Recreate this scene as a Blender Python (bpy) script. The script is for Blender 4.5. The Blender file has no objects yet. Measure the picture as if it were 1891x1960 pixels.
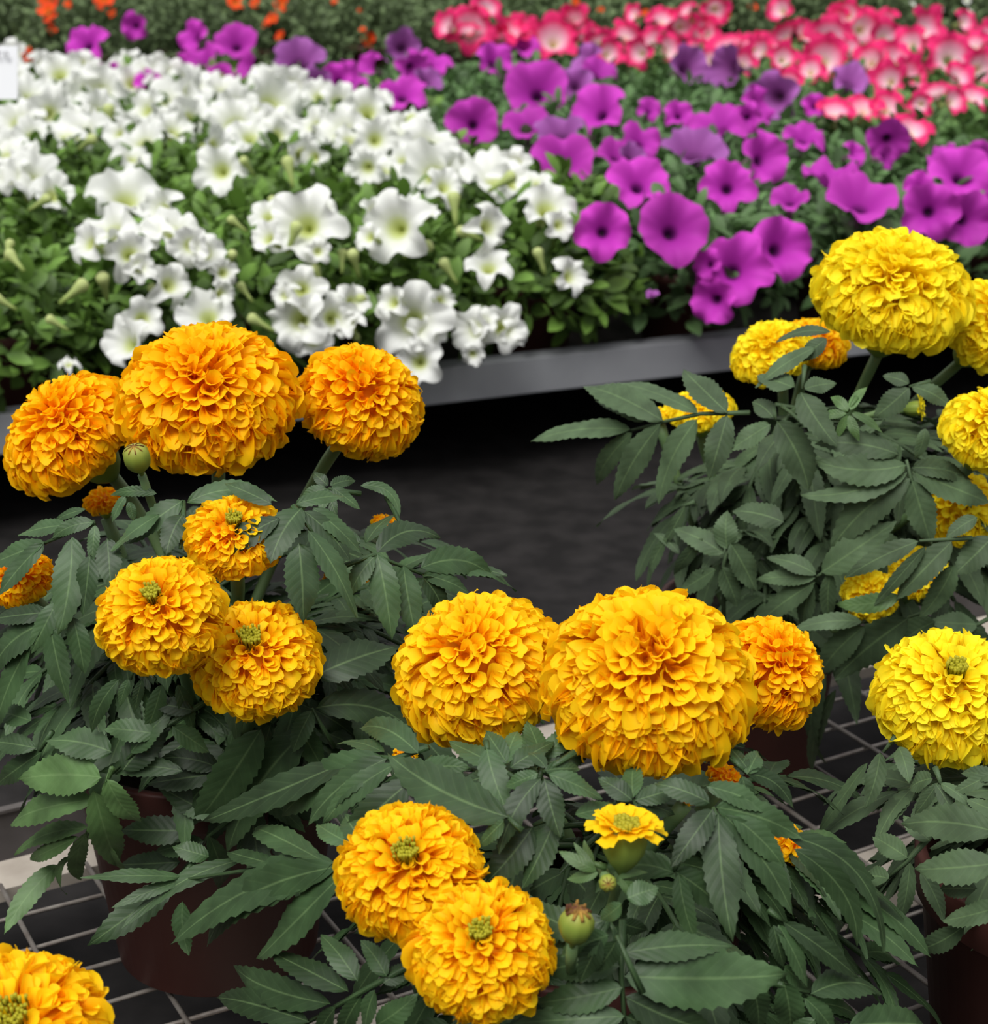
import bpy, math, random
import numpy as np
from mathutils import Vector, Matrix
random.seed(7); rng = np.random.default_rng(7)
sc = bpy.context.scene
COL = sc.collection
# ------------------------------------------------------------------ camera, light, exposure
PITCH = math.radians(19.5); CAMZ = 0.54; FPX = 3400.0; W_, H_ = 1891, 1960
SP, CP = math.sin(PITCH), math.cos(PITCH)
cam_d = bpy.data.cameras.new('camera'); cam = bpy.data.objects.new('camera', cam_d); COL.objects.link(cam)
cam.location = (0, 0, CAMZ); cam.rotation_euler = (math.pi/2-PITCH, 0, 0)
cam_d.sensor_fit = 'HORIZONTAL'; cam_d.sensor_width = 36; cam_d.lens = 36*FPX/W_
cam_d.clip_start = .02; cam_d.clip_end = 60
cam_d.dof.use_dof = True; cam_d.dof.focus_distance = 0.78; cam_d.dof.aperture_fstop = 19
sc.camera = cam
sc.view_settings.view_transform = 'Standard'; sc.view_settings.look = 'None'
sc.view_settings.gamma = 1; sc.view_settings.use_curve_mapping = False
sc.view_settings.exposure = 0.08
world = bpy.data.worlds.new('world'); sc.world = world; world.use_nodes = True
nt = world.node_tree; nt.nodes.clear()
tc = nt.nodes.new('ShaderNodeTexCoord'); sx = nt.nodes.new('ShaderNodeSeparateXYZ')
rp = nt.nodes.new('ShaderNodeValToRGB'); bg = nt.nodes.new('ShaderNodeBackground'); wo = nt.nodes.new('ShaderNodeOutputWorld')
rp.color_ramp.elements[0].position = 0.0; rp.color_ramp.elements[0].color = (.04, .04, .042, 1)
rp.color_ramp.elements[1].position = 1.0; rp.color_ramp.elements[1].color = (1, 1, 1.02, 1)
e = rp.color_ramp.elements.new(.25); e.color = (.28, .28, .29, 1)
nt.links.new(tc.outputs['Generated'], sx.inputs[0]); nt.links.new(sx.outputs['Z'], rp.inputs[0])
nt.links.new(rp.outputs[0], bg.inputs[0]); bg.inputs[1].default_value = 1.2
nt.links.new(bg.outputs[0], wo.inputs[0])
sun_d = bpy.data.lights.new('sun', 'SUN'); sun_d.energy = 3.1; sun_d.angle = math.radians(35); sun_d.color = (1, .985, .95)
sun = bpy.data.objects.new('sun', sun_d); COL.objects.link(sun); sun.rotation_euler = (math.radians(28), math.radians(-14), 0)

# ------------------------------------------------------------------ pixel to world
def P(px, py, Z):
    x = (px-945.5)/FPX; y = (py-980)/FPX
    return np.array([Z*x, Z*(CP-y*SP), CAMZ-Z*(SP+y*CP)])
def proj(p):
    r = np.array(p, float)-np.array([0, 0, CAMZ]); Z = r[1]*CP-r[2]*SP
    return 945.5+FPX*r[0]/Z, 980-FPX*(r[1]*SP+r[2]*CP)/Z, Z
CAMP = np.array([0, 0, CAMZ]); FWD = np.array([0, CP, -SP]); UPV = np.array([0, SP, CP]); RIG = np.array([1., 0, 0])
def nz(v):
    v = np.asarray(v, float); l = np.linalg.norm(v); return v/l if l > 1e-12 else v

# ------------------------------------------------------------------ materials
def mat(name):
    m = bpy.data.materials.new(name); m.use_nodes = True; m.node_tree.nodes.clear()
    return m, m.node_tree
def N(t, k, **kw):
    n = t.nodes.new(k)
    for a, b in kw.items(): setattr(n, a, b)
    return n
def simple(name, col, rough=.6, metal=0, noise=None, scale=20, bump=0, spec=.4):
    m, t = mat(name); o = N(t, 'ShaderNodeOutputMaterial'); b = N(t, 'ShaderNodeBsdfPrincipled'); t.links.new(b.outputs[0], o.inputs[0])
    b.inputs['Roughness'].default_value = rough; b.inputs['Metallic'].default_value = metal; b.inputs['Specular IOR Level'].default_value = spec
    b.inputs['Base Color'].default_value = (*col, 1)
    if noise:
        tx = N(t, 'ShaderNodeTexCoord'); ns = N(t, 'ShaderNodeTexNoise'); ns.inputs['Scale'].default_value = scale; ns.inputs['Detail'].default_value = 6
        cr = N(t, 'ShaderNodeValToRGB'); cr.color_ramp.elements[0].color = (*col, 1); cr.color_ramp.elements[1].color = (*noise, 1)
        cr.color_ramp.elements[0].position = .38; cr.color_ramp.elements[1].position = .66
        t.links.new(tx.outputs['Object'], ns.inputs['Vector']); t.links.new(ns.outputs['Fac'], cr.inputs[0]); t.links.new(cr.outputs[0], b.inputs['Base Color'])
        if bump:
            bp = N(t, 'ShaderNodeBump'); bp.inputs['Strength'].default_value = bump; bp.inputs['Distance'].default_value = .004
            t.links.new(ns.outputs['Fac'], bp.inputs['Height']); t.links.new(bp.outputs[0], b.inputs['Normal'])
    return m
def thin(name, ramp, rough=.55, trans=.3, attr='v', spec=.25, veins=0, noise=0.0, tramp=None):
    """thin plant tissue: a colour ramp along the attribute, part of the light passes through"""
    m, t = mat(name); o = N(t, 'ShaderNodeOutputMaterial'); b = N(t, 'ShaderNodeBsdfPrincipled')
    tr = N(t, 'ShaderNodeBsdfTranslucent'); mx = N(t, 'ShaderNodeMixShader'); mx.inputs[0].default_value = trans
    at = N(t, 'ShaderNodeAttribute', attribute_name='luv'); sp = N(t, 'ShaderNodeSeparateXYZ'); t.links.new(at.outputs['Vector'], sp.inputs[0])
    cr = N(t, 'ShaderNodeValToRGB'); els = cr.color_ramp.elements
    els[0].position = ramp[0][0]; els[0].color = (*ramp[0][1], 1); els[1].position = ramp[-1][0]; els[1].color = (*ramp[-1][1], 1)
    for p_, c_ in ramp[1:-1]:
        e_ = els.new(p_); e_.color = (*c_, 1)
    t.links.new(sp.outputs['X' if attr == 'v' else 'Y'], cr.inputs[0])
    colout = cr.outputs[0]
    # per piece variation stored in Z
    hs = N(t, 'ShaderNodeHueSaturation'); t.links.new(colout, hs.inputs['Color'])
    mr = N(t, 'ShaderNodeMapRange'); mr.inputs['To Min'].default_value = 1-noise; mr.inputs['To Max'].default_value = 1+noise
    t.links.new(sp.outputs['Z'], mr.inputs['Value']); t.links.new(mr.outputs[0], hs.inputs['Value']); colout = hs.outputs[0]
    if veins:
        ab = N(t, 'ShaderNodeMath', operation='ABSOLUTE'); t.links.new(sp.outputs['Y'], ab.inputs[0])
        m1 = N(t, 'ShaderNodeMath', operation='MULTIPLY'); m1.inputs[1].default_value = veins; t.links.new(sp.outputs['X'], m1.inputs[0])
        m2 = N(t, 'ShaderNodeMath', operation='MULTIPLY'); m2.inputs[1].default_value = -1.6; t.links.new(ab.outputs[0], m2.inputs[0])
        ad = N(t, 'ShaderNodeMath', operation='ADD'); t.links.new(m1.outputs[0], ad.inputs[0]); t.links.new(m2.outputs[0], ad.inputs[1])
        fr = N(t, 'ShaderNodeMath', operation='PINGPONG'); fr.inputs[1].default_value = .5; t.links.new(ad.outputs[0], fr.inputs[0])
        # rib line in the middle and side veins a little paler
        rb = N(t, 'ShaderNodeMapRange'); rb.inputs['From Min'].default_value = 0; rb.inputs['From Max'].default_value = .09
        rb.inputs['To Min'].default_value = .38; rb.inputs['To Max'].default_value = 0; t.links.new(ab.outputs[0], rb.inputs['Value'])
        vb = N(t, 'ShaderNodeMapRange'); vb.inputs['From Min'].default_value = 0; vb.inputs['From Max'].default_value = .12
        vb.inputs['To Min'].default_value = .05; vb.inputs['To Max'].default_value = 0; t.links.new(fr.outputs[0], vb.inputs['Value'])
        mxx = N(t, 'ShaderNodeMath', operation='MAXIMUM'); t.links.new(rb.outputs[0], mxx.inputs[0]); t.links.new(vb.outputs[0], mxx.inputs[1])
        mc = N(t, 'ShaderNodeMix', data_type='RGBA'); t.links.new(mxx.outputs[0], mc.inputs['Factor']); t.links.new(colout, mc.inputs['A'])
        mc.inputs['B'].default_value = (.19, .30, .12, 1); colout = mc.outputs['Result']
        tcx = N(t, 'ShaderNodeTexCoord'); ns = N(t, 'ShaderNodeTexNoise'); ns.inputs['Scale'].default_value = 260; t.links.new(tcx.outputs['Object'], ns.inputs['Vector'])
        n2 = N(t, 'ShaderNodeTexNoise'); n2.inputs['Scale'].default_value = 75; n2.inputs['Detail'].default_value = 5; t.links.new(tcx.outputs['Object'], n2.inputs['Vector'])
        m3 = N(t, 'ShaderNodeMapRange'); m3.inputs['From Min'].default_value = .3; m3.inputs['From Max'].default_value = .7; m3.inputs['To Min'].default_value = .72; m3.inputs['To Max'].default_value = 1.28
        h2 = N(t, 'ShaderNodeHueSaturation'); t.links.new(n2.outputs['Fac'], m3.inputs['Value']); t.links.new(m3.outputs[0], h2.inputs['Value']); t.links.new(colout, h2.inputs['Color']); colout = h2.outputs[0]
        hh = N(t, 'ShaderNodeMath', operation='MULTIPLY_ADD'); hh.inputs[1].default_value = .5
        t.links.new(ns.outputs['Fac'], hh.inputs[0]); t.links.new(fr.outputs[0], hh.inputs[2])
        bp = N(t, 'ShaderNodeBump'); bp.inputs['Strength'].default_value = .13; bp.inputs['Distance'].default_value = .0012
        t.links.new(hh.outputs[0], bp.inputs['Height']); t.links.new(bp.outputs[0], b.inputs['Normal'])
    t.links.new(colout, b.inputs['Base Color']); t.links.new(colout, tr.inputs['Color'])
    b.inputs['Roughness'].default_value = rough; b.inputs['Specular IOR Level'].default_value = spec
    t.links.new(b.outputs[0], mx.inputs[1]); t.links.new(tr.outputs[0], mx.inputs[2]); t.links.new(mx.outputs[0], o.inputs[0])
    return m
M = {}
M['orange'] = thin('orange_petal', [(0, (.98, .27, .0)), (.4, (1, .47, .0)), (.85, (1, .61, .004))], .6, .40, noise=.07, spec=.15)
M['amber'] = thin('amber_petal', [(0, (.98, .32, .0)), (.35, (1, .54, .002)), (.85, (1, .68, .008))], .6, .40, noise=.06, spec=.15)
M['yellow'] = thin('yellow_petal', [(0, (.98, .62, .0)), (.35, (1, .76, .01)), (.85, (1, .86, .025))], .6, .40, noise=.05, spec=.15)
M['disc'] = thin('green_yellow_floret', [(0, (.12, .17, .02)), (.8, (.42, .38, .02))], .6, .2, noise=.25)
M['leaf'] = thin('grey_green_leaf', [(0, (.030, .064, .022)), (1, (.044, .082, .032))], .48, .12, attr='v', spec=.32, veins=9, noise=.45)
M['leaf_bright'] = thin('fresh_green_leaf', [(0, (.075, .145, .045)), (1, (.09, .165, .055))], .5, .2, spec=.35, veins=9, noise=.2)
M['leaf_c'] = thin('matt_green_leaf', [(0, (.055, .092, .042)), (1, (.072, .114, .056))], .6, .14, spec=.25, veins=9, noise=.28)
M['stem'] = simple('marigold_stem', (.10, .18, .07), .55, noise=(.14, .22, .08), scale=60)
M['calyx'] = thin('ribbed_green_calyx', [(0, (.10, .17, .04)), (.6, (.20, .27, .04)), (1, (.34, .30, .05))], .5, .05, noise=.1)
M['brown'] = simple('withered_tip', (.08, .02, .008), .8, noise=(.35, .2, .03), scale=180)
M['pot'] = simple('dark_red_pot', (.085, .030, .024), .5, noise=(.070, .024, .020), scale=14, spec=.25)
M['pot_terra'] = simple('terracotta_pot', (.24, .075, .045), .6, noise=(.2, .06, .035), scale=20, spec=.25)
M['soil'] = simple('peat_soil', (.02, .014, .010), .95, noise=(.05, .033, .022), scale=120, bump=.6)
M['wire'] = simple('galvanised_wire', (.30, .275, .245), .45, .5, noise=(.20, .17, .15), scale=120)
M['rail'] = simple('galvanised_steel', (.34, .35, .37), .5, .25, noise=(.27, .28, .30), scale=9)
M['rail_dark'] = simple('weathered_steel', (.13, .115, .11), .6, .2, noise=(.085, .075, .07), scale=25)
M['rail_light'] = simple('pale_aluminium', (.40, .355, .30), .6, .1, noise=(.30, .26, .215), scale=35)
M['ground'] = simple('dark_floor', (.0065, .0057, .0055), .9, noise=(.016, .0142, .0138), scale=26, bump=.5, spec=.2)
M['card'] = simple('white_card', (.72, .73, .76), .6)
M['ink'] = simple('grey_print', (.35, .35, .37), .6)
M['white'] = thin('white_petunia', [(0, (.45, .50, .10)), (.22, (.62, .68, .30)), (.38, (.80, .82, .72)), (.6, (.84, .85, .82))], .55, .3, noise=.03, spec=.15)
M['purple'] = thin('purple_petunia', [(0, (.04, .004, .05)), (.12, (.09, .006, .09)), (.26, (.42, .03, .38)), (1, (.58, .055, .50))], .6, .25, noise=.16, spec=.12)
M['mauve'] = thin('mauve_petunia', [(0, (.09, .02, .09)), (.2, (.14, .03, .14)), (.4, (.32, .08, .33)), (1, (.42, .13, .46))], .6, .25, noise=.15, spec=.12)
M['pink'] = thin('pink_petunia', [(0, (.6, .5, .1)), (.10, (.78, .60, .42)), (.28, (.88, .62, .68)), (.46, (.87, .34, .50)), (.66, (.80, .030, .17))], .6, .25, noise=.12, spec=.12)
M['tube_w'] = thin('pale_green_tube', [(0, (.25, .36, .07)), (1, (.62, .68, .30))], .6, .25, noise=.05)
M['tube_p'] = thin('dusky_tube', [(0, (.16, .20, .08)), (1, (.30, .12, .26))], .6, .2, noise=.05)
M['fol_w'] = thin('bright_petunia_leaf', [(0, (.065, .13, .022)), (1, (.13, .24, .04))], .5, .25, noise=.5, spec=.3)
M['fol_p'] = thin('petunia_leaf', [(0, (.068, .13, .042)), (1, (.105, .20, .07))], .55, .25, noise=.5, spec=.3)
M['fol_k'] = thin('dusky_petunia_leaf', [(0, (.07, .14, .04)), (1, (.115, .21, .06))], .55, .25, noise=.5, spec=.25)
M['fol_b'] = thin('bush_leaf', [(0, (.075, .115, .045)), (1, (.135, .19, .085))], .6, .2, noise=.5, spec=.2)
M['red_fl'] = thin('orange_red_petal', [(0, (.75, .25, .01)), (.3, (.80, .10, .01)), (1, (.78, .055, .015))], .6, .2, noise=.2, spec=.15)

# ------------------------------------------------------------------ mesh collecting
class MB:
    def __init__(s): s.v = []; s.f = []; s.a = []; s.n = 0; s.mi = []
    def add(s, verts, faces, attr=None, mi=0):
        verts = np.asarray(verts, float).reshape(-1, 3)
        s.v.append(verts); s.f += [tuple(i+s.n for i in f) for f in faces]; s.mi += [mi]*len(faces)
        s.a.append(np.zeros((len(verts), 3)) if attr is None else np.asarray(attr, float).reshape(-1, 3)); s.n += len(verts)
    def mesh(s, name, mats, origin=(0, 0, 0), smooth=True):
        me = bpy.data.meshes.new(name); v = np.concatenate(s.v)-np.array(origin, float)
        me.from_pydata(v.tolist(), [], s.f); a = np.concatenate(s.a)
        at = me.attributes.new('luv', 'FLOAT_VECTOR', 'POINT'); at.data.foreach_set('vector', a.astype(np.float32).ravel())
        for m_ in (mats if isinstance(mats, (list, tuple)) else [mats]): me.materials.append(m_)
        if any(s.mi): me.polygons.foreach_set('material_index', s.mi)
        if smooth: me.polygons.foreach_set('use_smooth', [True]*len(me.polygons))
        me.update(); return me
def wloc(o):
    p = np.zeros(3)
    while o is not None: p = p+np.array(o.location); o = o.parent
    return p
def build(mb, name, mats, parent=None, origin=None, smooth=True, label=None):
    """links the collected shapes as ONE mesh object; verts are given in world coordinates"""
    if origin is None: origin = mb.v[0].mean(axis=0)
    me = mb.mesh(name, mats, origin, smooth); o = bpy.data.objects.new(name, me); COL.objects.link(o)
    if parent is not None: o.parent = parent; o.location = Vector(np.array(origin)-wloc(parent))
    else: o.location = Vector(origin)
    if label: o['label'] = label
    return o
def thing(name, loc, label, cat, group=None, kind=None):
    o = bpy.data.objects.new(name, None); o.empty_display_size = .02; COL.objects.link(o); o.location = Vector(loc); tag(o, label, cat, group, kind); return o
def tag(o, label=None, cat=None, group=None, kind=None):
    if label: o['label'] = label
    if cat: o['category'] = cat
    if group: o['group'] = group
    if kind: o['kind'] = kind
def grid_faces(nu, nv):
    return [(i*nu+j, i*nu+j+1, (i+1)*nu+j+1, (i+1)*nu+j) for i in range(nv-1) for j in range(nu-1)]
def tube(mb, pts, rad, k=8, attr=None):
    pts = np.asarray(pts, float); n = len(pts); rad = [rad]*n if np.isscalar(rad) else rad
    V = []; A = []
    for i in range(n):
        t = nz(pts[min(i+1, n-1)]-pts[max(i-1, 0)]); a = nz(np.cross(t, [.13, .31, .94] if abs(t[2]) < .9 else [1, .1, 0])); b = np.cross(t, a)
        for j in range(k):
            q = 2*math.pi*j/k; V.append(pts[i]+rad[i]*(a*math.cos(q)+b*math.sin(q))); A.append((i/(n-1), math.sin(q), .5))
    F = [(i*k+j, i*k+(j+1) % k, (i+1)*k+(j+1) % k, (i+1)*k+j) for i in range(n-1) for j in range(k)]
    F += [tuple(range(k))[::-1], tuple((n-1)*k+j for j in range(k))]
    mb.add(V, F, A)
def bez(a, b, c, n=8):
    t = np.linspace(0, 1, n)[:, None]; return (1-t)**2*a+2*t*(1-t)*b+t*t*c
def lathe(mb, prof, c, k=40, attr=None, mi=0):
    V = []; A = []
    for i, (r, z) in enumerate(prof):
        for j in range(k):
            q = 2*math.pi*j/k; V.append((c[0]+r*math.cos(q), c[1]+r*math.sin(q), c[2]+z)); A.append((i/(len(prof)-1), 0, .5))
    F = [(i*k+j, i*k+(j+1) % k, (i+1)*k+(j+1) % k, (i+1)*k+j) for i in range(len(prof)-1) for j in range(k)]
    mb.add(V, F, A, mi)
def obox(mb, c, ax, ay, az):
    c, ax, ay, az = map(np.asarray, (c, ax, ay, az)); V = []
    for i in (-1, 1):
        for j in (-1, 1):
            for k in (-1, 1): V.append(c+i*ax+j*ay+k*az)
    mb.add(V, [(0, 1, 3, 2), (4, 6, 7, 5), (0, 4, 5, 1), (2, 3, 7, 6), (0, 2, 6, 4), (1, 5, 7, 3)])

# ------------------------------------------------------------------ marigold leaf
SEG = 24
VV = np.linspace(0, 1, SEG+1)
WP = np.power(VV, .68)*np.power(1-VV, .95); WP = WP/WP.max(); WP[0] = .03; WP[-1] = .01
US = np.array([-1, -.5, 0, .5, 1])
LF = grid_faces(5, SEG+1)
def leaflet(mb, a, b, w, nrm, arch=.08, side=0., fold=.22, tooth=.085, sag=0., tone=None):
    """serrated lance shaped leaflet from a to b, full width w"""
    a = np.asarray(a, float); b = np.asarray(b, float); L = np.linalg.norm(b-a); d = (b-a)/L
    s = nz(np.cross(d, nrm)); n = np.cross(s, d)
    c = a[None]+np.outer(VV, b-a)+np.outer(4*VV*(1-VV)*L, n*arch+s*side)
    tg = np.gradient(c, axis=0); tg /= np.linalg.norm(tg, axis=1)[:, None]
    tw = random.uniform(-.6, .6)
    V = np.zeros((SEG+1, 5, 3)); A = np.zeros((SEG+1, 5, 3)); z_ = random.random() if tone is None else tone
    ph = random.uniform(0, 6)
    for i in range(SEG+1):
        sd = nz(np.cross(tg[i], n*math.cos(tw*VV[i])+s*math.sin(tw*VV[i]))); nn = np.cross(sd, tg[i])
        hw = .5*w*WP[i]
        for j, u in enumerate(US):
            e = abs(u) == 1
            k = hw*u*((1+tooth*.6) if (e and i % 2 == 0) else (1-tooth if e else 1))
            fw = (tooth*w*.35 if (e and i % 2 == 0) else 0)
            z = fold*hw*abs(u)**1.3 - .10*hw*abs(u)**3*2+.05*w*math.sin(VV[i]*11+ph+u*1.4)*abs(u)
            V[i, j] = c[i]+sd*k+nn*z+tg[i]*fw
            A[i, j] = (VV[i], u, z_)
    mb.add(V, LF, A)

# ------------------------------------------------------------------ marigold flower head
NU, NVp = 7, 7
PF = grid_faces(NU, NVp)
def marigold_head(parent, c, axis, R, hgt, n, m, wid=.17, disc=0., phimax=2.05, jit=.1, label=None, name='flower_head', stem_to=None, seed=0):
    r = np.random.default_rng(seed+11); axis = nz(axis)
    ex = nz(np.cross(axis, [0.2, 1, .1])); ey = np.cross(axis, ex); Rm = np.stack([ex, ey, axis], axis=1)
    mb = MB(); ga = 2.39996
    for i in range(n):
        s = (i+.5)/n
        ph0 = disc*.55
        ph = ph0+(phimax-ph0)*s**.56+r.normal()*.03; th = i*ga+r.normal()*.08
        rad = np.array([math.sin(ph)*math.cos(th), math.sin(ph)*math.sin(th), 0])
        dip = -disc*.95*math.exp(-(ph/(.35+disc))**2)
        S = np.array([rad[0], rad[1], hgt*math.cos(ph)*(1 if ph < 1.57 else .85)+dip])*R*(.95+r.normal()*.022)
        nn = nz([rad[0]*hgt, rad[1]*hgt, math.cos(ph)])
        nn = nz(nn+r.normal(size=3)*jit)
        t = nz([math.cos(ph)*math.cos(th), math.cos(ph)*math.sin(th), -math.sin(ph)])
        t = nz(t-nn*np.dot(t, nn)+r.normal(size=3)*.16); b = nz(np.cross(nn, t)); t = np.cross(b, nn)
        g = min(1, s*1.35+.12)                         # inner petals smaller
        if r.random() < .22: ang = r.uniform(-2.4, 2.4)
        else: ang = r.normal()*.35
        ang *= (1.15-s*.7)
        t, b = t*math.cos(ang)+b*math.sin(ang), b*math.cos(ang)-t*math.sin(ang)
        Wd = R*wid*(.50+.62*g)*r.uniform(.85, 1.2)
        L = R*(.42+.12*g)*r.uniform(.92, 1.1)
        be = (.40+.80*g)*r.uniform(.7, 1.15)+.08
        vs = np.linspace(0, 1, NVp); beta = be*vs**1.7
        T = nn[None]*np.cos(beta)[:, None]+t[None]*np.sin(beta)[:, None]
        Cc = -t[None]*np.cos(beta)[:, None]+nn[None]*np.sin(beta)[:, None]
        pth = np.cumsum(T, axis=0)*L/NVp; pth = pth-pth[-1]*.93+S
        wprof = (.24+.76*np.power(vs, 1.05))*np.where(vs > .8, np.sqrt(np.clip(1-((vs-.8)/.2)**2*.22, 0, 1)), 1)
        al = np.interp(vs, [0, .5, .8, 1], [2.8, 2.2, 1.5, 1.0+.35*(1-s)])*r.uniform(.8, 1.15)
        V = np.zeros((NVp, NU, 3)); A = np.zeros((NVp, NU, 3)); us = np.linspace(-1, 1, NU); z_ = r.random()
        p1, p2 = r.uniform(0, 6.3, 2); nt_ = r.uniform(.0, .10)
        for k in range(NVp):
            w = Wd*wprof[k]; rr = w/max(math.sin(min(al[k], 1.57)), .5)
            off = b[None]*(rr*np.sin(al[k]*us))[:, None]+Cc[k][None]*(rr*(1-np.cos(al[k]*us)))[:, None]
            ruf = Wd*.11*vs[k]**3*np.sin(us*4.2+p1)+Wd*.05*vs[k]**4*np.sin(us*8+p2)-Wd*.22*vs[k]**2*np.abs(us)**5
            tip = -Wd*.30*(np.abs(us)**3.)*max(0, vs[k]-.55)/.45 - Wd*nt_*2*np.exp(-(us*3.5)**2)*max(0, vs[k]-.8)/.2
            V[k] = pth[k]+off+Cc[k][None]*ruf[:, None]+T[k][None]*tip[:, None]
            A[k, :, 0] = vs[k]; A[k, :, 1] = us; A[k, :, 2] = z_
        mb.add((V.reshape(-1, 3) @ Rm.T)+c, PF, A)
    # inner core that the petals spring from
    Vc = []; kk = 14; ncr = 9
    for a_ in range(ncr):
        f_ = math.pi*a_/(ncr-1)
        for b_ in range(kk):
            q = 2*math.pi*b_/kk; Vc.append((math.sin(f_)*math.cos(q)*R*.74, math.sin(f_)*math.sin(q)*R*.74, (hgt*math.cos(f_)*.72-disc*.9*max(0, math.cos(f_))**6)*R))
    Fc = [(i*kk+j, (i+1)*kk+j, (i+1)*kk+(j+1) % kk, i*kk+(j+1) % kk) for i in range(ncr-1) for j in range(kk)]
    mb.add((np.array(Vc) @ Rm.T)+c, Fc, np.tile([.1, 0, .3], (len(Vc), 1)))
    o = build(mb, name, m, parent, c, label=label)
    # calyx
    cb = MB(); V = []; A = []; prof = [(.10, -1.05), (.15, -1.0), (.26, -.86), (.34, -.66), (.36, -.45), (.34, -.3)]
    kk = 16
    for i, (pr, pz) in enumerate(prof):
        for j in range(kk):
            q = 2*math.pi*j/kk; rr = pr*(1+.05*(j % 2)); V.append((rr*math.cos(q)*R, rr*math.sin(q)*R, pz*R*.92)); A.append((i/5, 0, .5))
    cb.add((np.array(V) @ Rm.T)+c, [(i*kk+j, i*kk+(j+1) % kk, (i+1)*kk+(j+1) % kk, (i+1)*kk+j) for i in range(5) for j in range(kk)], A)
    build(cb, 'calyx', M['calyx'], o, c-axis*R*.9)
    if disc > 0:
        db = MB(); nd = 44
        for i in range(nd):
            s = (i+.5)/nd; rr = R*(.05+disc*.55)*math.sqrt(s)*r.uniform(.8, 1.15); th = i*ga
            base = np.array([rr*math.cos(th), rr*math.sin(th), R*(hgt*.95-disc*.95-.04+.5*disc*s)])
            hh = R*r.uniform(.04, .13); rad_ = R*.017
            pts = [base-np.array([0, 0, R*.2]), base, base+np.array([math.cos(th)*.01*R, math.sin(th)*.01*R, hh])]
            pts = (np.array(pts) @ Rm.T)+c
            tube(db, pts, [rad_*.8, rad_, rad_*1.5], 6)
        build(db, 'disc_florets', M['disc'], o, c+axis*R*hgt)
    return c-axis*R*.95

# ------------------------------------------------------------------ pots
def pot(parent, c, r=.068, h=.125, m='pot', rim=True):
    mb = MB(); b = r*.76
    lathe(mb, [(0.001, .0), (b*.9, 0), (b, .004), (b+(r-b)*.8, h*.82), (r*.985, h*.83), (r*1.0, h*.84), (r*1.02, h*.99), (r*1.01, h), (r*.95, h), (r*.94, h*.86), (r*.9, h*.8)], c, 56)
    o = build(mb, 'pot', M[m], parent, c)
    s = MB(); prof = [(r*.93*k/5, h*.9-.004*(k/5)**2) for k in range(6)]; prof[0] = (.0005, h*.9)
    lathe(s, prof, c, 40); build(s, 'soil', M['soil'], parent, c)
    return o

# ================================================================== SETTING
g = MB(); V = [(-14, -3, -.09), (14, -3, -.09), (14, 18, -.09), (-14, 18, -.09)]
g.add(V, [(0, 1, 2, 3)]); fl = build(g, 'floor', M['ground'], None, (0, 0, -.09), smooth=False); tag(fl, kind='structure')

# front bench of welded wire
A1 = math.radians(61.2); U1 = np.array([math.sin(A1), math.cos(A1), 0]); V1 = np.array([-math.cos(A1), math.sin(A1), 0])
R0 = P(0, 1690, .54/(SP+(1690-980)/FPX*CP)); R0[2] = 0
s0, s1, dep = -.75, 1.15, 1.15
bench = thing('wire_mesh_bench', R0+U1*.2-V1*.5, 'low bench of crossed galvanised wires under the potted marigolds', 'bench')
mb = MB()
k = 0
t_ = 0.0
while t_ < dep:
    t_ += .034; a = R0+U1*s0-V1*t_; b = R0+U1*s1-V1*t_
    pts = [a+(b-a)*q+np.array([0, 0, -.0042+.0006*math.sin(q*60+t_*90)]) for q in np.linspace(0, 1, 24)]
    tube(mb, pts, .0013, 6)
s_ = s0
while s_ < s1:
    s_ += .050; a = R0+U1*s_; b = R0+U1*s_-V1*dep
    tube(mb, [a+np.array([0, 0, -.0015]), b+np.array([0, 0, -.0015])], .0015, 6)
build(mb, 'wire_mesh', M['wire'], bench, R0)
L_ = (s1-s0)/2; cc = R0+U1*(s0+s1)/2
mb = MB(); obox(mb, cc+V1*.062+np.array([0, 0, -.006]), U1*L_, V1*.001, np.array([0, 0, .018])); obox(mb, cc+V1*.062+np.array([0, 0, .012]), U1*L_, V1*.003, np.array([0, 0, .001]))
obox(mb, cc+V1*.048+np.array([0, 0, -.023]), U1*L_, V1*.015, np.array([0, 0, .001]))
build(mb, 'rear_rail', M['rail_dark'], bench, cc, smooth=False, label='dark weathered rear rail')
mb = MB(); obox(mb, cc+V1*.018+np.array([0, 0, -.010]), U1*L_, V1*.016, np.array([0, 0, .004])); 
build(mb, 'pale_ledge', M['rail_light'], bench, cc, smooth=False, label='pale metal ledge')
Bm = P(1650, 1735, .60/(SP+(1735-980)/FPX*CP)); tb = float(np.dot(R0-Bm, V1))
cb_ = cc-V1*tb; cb_[2] = 0
mb = MB(); obox(mb, cb_+np.array([0, 0, -.045]), U1*L_, V1*.019, np.array([0, 0, .012])); build(mb, 'crossbeam', M['rail_light'], bench, cb_, smooth=False, label='pale metal beam under the wires')
for q in (s0+.1, s1-.1):
    for d_ in (.02, dep-.05):
        mb = MB(); cl = R0+U1*q-V1*d_; obox(mb, cl+np.array([0, 0, -.06]), U1*.015, V1*.015, np.array([0, 0, .03])); build(mb, 'leg', M['rail_dark'], bench, cl, smooth=False)

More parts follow.
